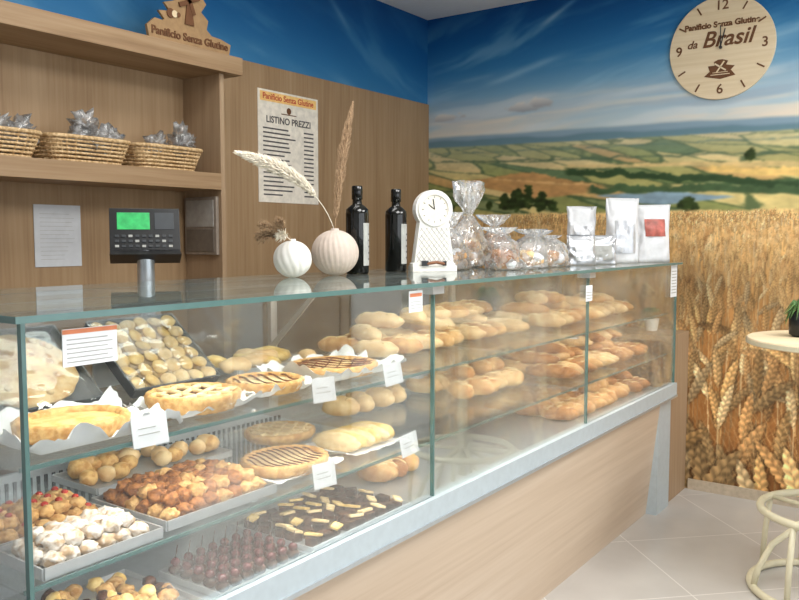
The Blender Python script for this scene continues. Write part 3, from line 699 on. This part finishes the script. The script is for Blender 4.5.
def pouch(name,x,y,w,d,h,m,rot,front=None,fz=(.15,.65)):
    b=B(); n=14; k=16; vs=[];fs=[]; M=Matrix.Translation((x,y,ZT))@Matrix.Rotation(rot,4,'Z')
    for j in range(k+1):
        t=j/k; dd=d/2*(1-t**2.2)*(.75+.25*math.sin(min(1,t*3)*1.57))+.002; ww=w/2*(1-.10*math.sin(t*3.14))
        for i in range(n*2):
            a=2*math.pi*i/(2*n); cx=math.copysign(abs(math.cos(a))**.5,math.cos(a)); sy=math.copysign(abs(math.sin(a))**.8,math.sin(a))
            q=.012*noise.noise(Vector((cx*3+x*9,sy*3,t*6))); vs.append((cx*ww+q,sy*dd+q*1.4,h*t+.012*t*noise.noise(Vector((cx*2+x*7,1,1)))))
    m2=2*n
    for j in range(k):
        for i in range(m2): fs.append((j*m2+i,j*m2+(i+1)%m2,(j+1)*m2+(i+1)%m2,(j+1)*m2+i))
    fs.append(tuple(range(m2))[::-1]); fs.append(tuple(k*m2+i for i in range(m2)))
    b.add(vs,fs,m,True,M)
    if front:
        vs=[];fs=[]
        for j in range(7):
            z=h*(fz[0]+(fz[1]-fz[0])*j/6); t=z/h; dd=d/2*(1-t**2.2)*(.75+.25*math.sin(min(1,t*3)*1.57))+.002
            for i in range(7):
                u=-.6+1.2*i/6; a=math.acos(abs(u)**2); q=.012*noise.noise(Vector((u*3+x*9,-3*math.sin(a)**.8,t*6))); vs.append((u*w/2*.94+q,-dd*math.sin(a)**.8+q*1.4-.003,z))
        for j in range(6):
            for i in range(6): fs.append((j*7+i,j*7+i+1,(j+1)*7+i+1,(j+1)*7+i))
        b.add(vs,fs,front,True,M)
    b.finish(name)
pouch('flour_pouch',3.60,1.52,.15,.07,.14,M_PACK,R(-40),M_PACKW)
pouch('flour_pouch',3.77,1.49,.16,.07,.14,M_PACK,R(-45),M_LABEL)
pouch('coffee_pouch',3.98,1.68,.16,.08,.29,M_PACKW,R(-50),M_PACK)
pouch('coffee_pouch',4.05,1.49,.18,.10,.33,M_PACKW,R(-45),M_PACK)
pouch('snack_pouch',4.25,1.40,.20,.08,.30,M_PACKW,R(-45),M_PACKR,(.45,.75))

# ---------------------------------------------------------------- wall things
b=B(); b.box(3.085,3.56,YB-.016,YB-.0125,1.64,2.235,mat('poster_cream',(230,222,208),.6)); b.box(3.10,3.545,YB-.0168,YB-.016,2.175,2.225,mat('yellow_print',(240,196,120),.6)); 
random.seed(11)
for i in range(16):
    z=2.03-i*.0235; b.box(3.12,3.12+random.uniform(.14,.26),YB-.0168,YB-.016,z,z+.008,M_INK); b.box(3.44,3.52,YB-.0168,YB-.016,z,z+.008,M_INK)
ps=b.finish('price_list_poster'); text('Panificio Senza Glutine',.044,(3.32,YB-.0175,2.20),BACK,M_RED,ps,.0003,bold=.0008); text('LISTINO PREZZI',.05,(3.32,YB-.0175,2.08),BACK,M_INK,ps,.0003,bold=.001)
b=B(); b.lathe([(.018,0),(.018,.0005)],(0,0,0),M_ENG,20,Matrix.Translation((3.32,YB-.0165,2.14))@Matrix.Rotation(R(90),4,'X')); b.box(3.26,3.38,YB-.0168,YB-.016,2.117,2.122,M_ENG); b.finish('windmill_logo',parent=ps)
b=B(); b.box(1.82,2.03,YB-.016,YB-.013,1.33,1.585,mat('plain_notice',(200,202,206),.7,var=.04)); 
for i in range(12): b.box(1.845,2.0-random.random()*.05,YB-.0165,YB-.016,1.36+i*.017,1.3615+i*.017,M_LABEL)
b.finish('paper_notice')
b=B(); b.box(2.575,2.593,2.88,3.10,1.37,1.64,mat('meter_box_taupe',(136,124,112),.5)); b.box(2.571,2.575,2.895,3.085,1.50,1.625,mat('meter_window',(156,152,146),.3)); b.box(2.571,2.575,2.895,3.085,1.385,1.49,mat('meter_dark',(106,96,86),.5)); b.finish('electrical_panel_box',bevel=.002)
def basket(x0,x1,y0,y1,z,h):
    b=B(); n=7
    def ring(zz,g,r):
        pts=[]; N=60; cx,cy=(x0+x1)/2,(y0+y1)/2; 
        for i in range(N):
            a=2*math.pi*i/N; c=math.copysign(abs(math.cos(a))**.35,math.cos(a)); s_=math.copysign(abs(math.sin(a))**.35,math.sin(a))
            pts.append((cx+c*((x1-x0)/2-g),cy+s_*((y1-y0)/2-g),zz))
        b.tube(pts,r,M_WICK,6,True); return pts
    for k in range(n): P=ring(z+.006+k*(h-.01)/(n-1),.03*(1-k/(n-1)),.0055 if k<n-1 else .009)
    lo=ring(z+.006,.03,.005)
    for i in range(0,60,2): b.tube([lo[i],P[i]],.0035,M_WICK,5)
    b.box(x0+.04,x1-.04,y0+.04,y1-.04,z+.001,z+.006,M_WICK)
    return b
def bagpile(b,x,y,z,n):
    for i in range(n):
        c=(x+random.uniform(-.09,.09),y+random.uniform(-.03,.03),z+random.uniform(.06,.15)); b.blob(c,(random.uniform(.03,.07),.03,random.uniform(.03,.06)),G_CELLO,(random.random(),random.random(),random.random()),1.4,2.4,3)
for i,(xa,xb_) in enumerate(((1.00,1.345),(1.37,1.74),(1.765,2.135),(2.16,2.52))):
    b=basket(xa,xb_,2.875,3.10,1.746,.10); 
    if i in (1,2,3): bagpile(b,(xa+xb_)/2+.06,2.96,1.76,4 if i!=2 else 8)
    b.finish('wicker_basket')
# wall clock
CY,CZ=1.195,2.487; r=.278
b=B(); MC=Matrix.Translation((XR-.001,CY,CZ))@Matrix.Rotation(R(-90),4,'Y')
b.lathe([(r,0),(r,.016),(r*.99,.018)],(0,0,0),W_PLY,80,MC,smooth=False)
xf=XR-.0205
for k in range(12):
    if k%3==0: continue
    a=k*math.pi/6; cy=CY-math.sin(a)*r*.86; cz=CZ+math.cos(a)*r*.86
    M=Matrix.Translation((xf,cy,cz))@Matrix.Rotation(a,4,'X'); b.box(-.001,.001,-.004,.004,-.022,.022,M_ENG,M)
M=Matrix.Translation((xf,CY,CZ-.105))@Matrix.Scale(1.0,4)
b.prism([(-.08,-.05),(-.055,-.02),(-.075,.0),(-.03,.01),(-.04,.03),(-.012,.04),(.012,.04),(.035,.03),(.03,.01),(.065,.01),(.055,-.02),(.085,-.045),(0,-.065)],0,-.001,.001,M_ENG,M)
for k in range(4): b.box(-.002,.001,-.004,.004,0,.036,W_PLY,M@Matrix.Rotation(k*math.pi/2+.6,4,'X'))
b.box(-.003,-.001,-.05,.05,-.042,-.038,W_PLY,M); b.box(-.003,-.001,-.04,.04,-.030,-.027,W_PLY,M)
for (l,w,a) in ((.10,.003,.22),(.115,.0025,-.02)): b.box(-.012,-.010,-w,w,-.01,l,M_BLACK,Matrix.Translation((xf,CY,CZ))@Matrix.Rotation(a,4,'X'))
b.lathe([(.008,0),(.008,.014)],(0,0,0),M_BLACK,20,Matrix.Translation((xf,CY,CZ))@Matrix.Rotation(R(-90),4,'Y'))
ck=b.finish('wooden_wall_clock')
for t,dy,dz in (('12',0,.225),('3',-.225,0),('6',0,-.225),('9',.225,0)): text(t,.072,(xf,CY+dy,CZ+dz),SIDE,M_ENG,ck,.0005,bold=.001)
text('Panificio Senza Glutine',.043,(xf,CY,CZ+.125),SIDE,M_ENG,ck,.0005,bold=.0018); text('Brasil',.12,(xf,CY-.03,CZ+.045),SIDE,M_ENG,ck,.0005,shear=.3,bold=.002); text('da',.06,(xf,CY+.155,CZ+.03),SIDE,M_ENG,ck,.0005,shear=.3,bold=.001)

# ---------------------------------------------------------------- workbench + scale
b=B(); b.box(0.9,4.0,2.05,2.45,.86,.90,W_BASE); b.box(0.92,.95,2.07,2.43,0,.86,W_COL); b.box(3.95,3.98,2.07,2.43,0,.86,W_COL); b.box(.95,3.95,2.40,2.43,0.05,.86,W_COL); b.finish('workbench')
b=B(); sx,sy=1.65,2.18
b.box(sx-.09,sx+.09,sy-.08,sy+.08,.901,.93,M_STEEL); b.lathe([(.027,0),(.027,.48)],(sx,sy,.93),M_METAL,20)
M=Matrix.Translation((sx,sy,1.405))@Matrix.Rotation(R(-36),4,'Z')@Matrix.Rotation(R(-18),4,'X')
b.box(-.108,.108,-.02,.03,.0,.14,M_BLACK,M); b.box(-.085,.015,-.0215,-.02,.068,.125,M_GREEN,M); b.box(.03,.09,-.0215,-.02,.068,.125,M_DARK,M)
for i in range(9):
    for j in range(3): b.box(-.092+i*.0205,-.08+i*.0205,-.023,-.02,.008+j*.017,.016+j*.017,M_LABEL if (i+j)%4==0 else M_DARK,M)
b.prism([(-.07,-.03),(.03,-.03),(.03,0),(-.02,0)],0,-.108,.108,M_BLACK,M)
b.finish('shop_scale_terminal',bevel=.003)

# ---------------------------------------------------------------- round table
tx,ty=3.62,.44
b=B(); b.lathe([(.33,0),(.335,.005),(.335,.022),(.33,.026)],(tx,ty,1.02),W_PLY,72); b.lathe([(.337,.004),(.337,.02)],(tx,ty,1.02),M_CREAM,72,cap=False)
def circ(r,z,n=56,ph=0): return [(tx+r*math.cos(2*math.pi*i/n+ph),ty+r*math.sin(2*math.pi*i/n+ph),z) for i in range(n)]
b.tube(circ(.29,.016),.016,M_CREAM,10,True); b.tube(circ(.26,.34),.016,M_CREAM,10,True)
for k in range(4):
    a=k*math.pi/2+.5; b.tube([(tx+rr*math.cos(a),ty+rr*math.sin(a),z) for rr,z in ((.29,.015),(.27,.10),(.22,.2),(.12,.28),(.03,.34))],.013,M_CREAM,8)
    a+=.7; b.tube([(tx+rr*math.cos(a),ty+rr*math.sin(a),z) for rr,z in ((.29,.015),(.28,.18),(.26,.34))],.012,M_CREAM,8)
    b.tube([(tx+.26*math.cos(a),ty+.26*math.sin(a),.34),(tx,ty,.34)],.01,M_CREAM,8)
b.lathe([(.025,.2),(.025,1.02)],(tx,ty,0),M_CREAM,20); b.lathe([(.12,1.005),(.12,1.02)],(tx,ty,0),M_CREAM,24)
b.finish('round_bistro_table')
M_LEAF=mat('leaf_green',(70,104,50),.6)
b=B(); px_,py_=3.63,.575
b.lathe([(.03,0),(.045,.01),(.048,.10),(.043,.102),(.04,.09)],(px_,py_,1.047),M_BLACK,28)
for k in range(30):
    a=k*2.4; l=.04+.06*random.random(); p=[(px_,py_,1.13),(px_+l*.5*math.cos(a),py_+l*.5*math.sin(a),1.17+.03*random.random()),(px_+l*math.cos(a),py_+l*math.sin(a),1.15-.06*random.random())]
    b.tube(p,.004,M_LEAF,5,rads=[.002,.007,.001])
b.finish('potted_plant')
b=B() 
for k in range(14):
    a=k*2.4; l=.04+.03*random.random(); x,y=4.58,1.50; p=[(x,y,.98),(x+l*.6*math.cos(a),y+l*.6*math.sin(a),1.03+.02*random.random()),(x+l*math.cos(a),y+l*math.sin(a),1.0)]
    b.tube(p,.004,M_LEAF,5,rads=[.003,.009,.001])
b.lathe([(.03,0),(.042,.07),(.038,.07),(.03,.06)],(4.58,1.50,.921),M_CERAM,24); b.finish('potted_plant')

# ---------------------------------------------------------------- lights
w=bpy.data.worlds.new('sky'); scene.world=w; w.use_nodes=True
w.node_tree.nodes['Background'].inputs[0].default_value=(.90,.95,1,1); w.node_tree.nodes['Background'].inputs[1].default_value=2.8
def area(name,loc,sx_,sy_,p,col=(1,1,1),rot=(0,0,0)):
    l=bpy.data.lights.new(name,'AREA'); l.shape='RECTANGLE'; l.size=sx_; l.size_y=sy_; l.energy=p; l.color=col
    o=bpy.data.objects.new(name,l); scene.collection.objects.link(o); o.location=loc; o.rotation_euler=rot
area('ceiling_fill_light',(1.6,.2,2.9),1.2,1.2,62,(1,.99,.96)); area('ceiling_fill_light',(3.2,-.6,2.9),1.2,1.2,68,(1,.99,.96))  # added fill lights under the ceiling, no fixtures modelled
area('ceiling_fill_light',(1.9,1.9,2.9),1.6,.5,18,(1,.99,.96))  # extra fill added to lift the shelving and back wall
for x,l in ((1.36,1.2),(2.6,1.1),(3.75,1.1)):
    k=1.6 if x<2 else 1.15; c=(1,.96,.88) if x<2 else (1,.93,.82)
    area('case_light',(x,1.36,1.300),l,.02,1.8*k,c,(R(25),0,0))
    area('case_light',(x,1.35,1.038),l,.012,1.6*k,c,(R(30),0,0)); area('case_light',(x,1.35,.818),l,.012,1.3*k,c,(R(30),0,0))  # under-shelf lights added to brighten the lower shelf and deck

# ---------------------------------------------------------------- camera
cd=bpy.data.cameras.new('camera'); cd.sensor_width=36; cd.lens=36.5; cd.clip_start=.02
co=bpy.data.objects.new('camera',cd); scene.collection.objects.link(co); co.location=(0,0,1.45); co.rotation_euler=(R(85.6),0,R(-54.5)); scene.camera=co
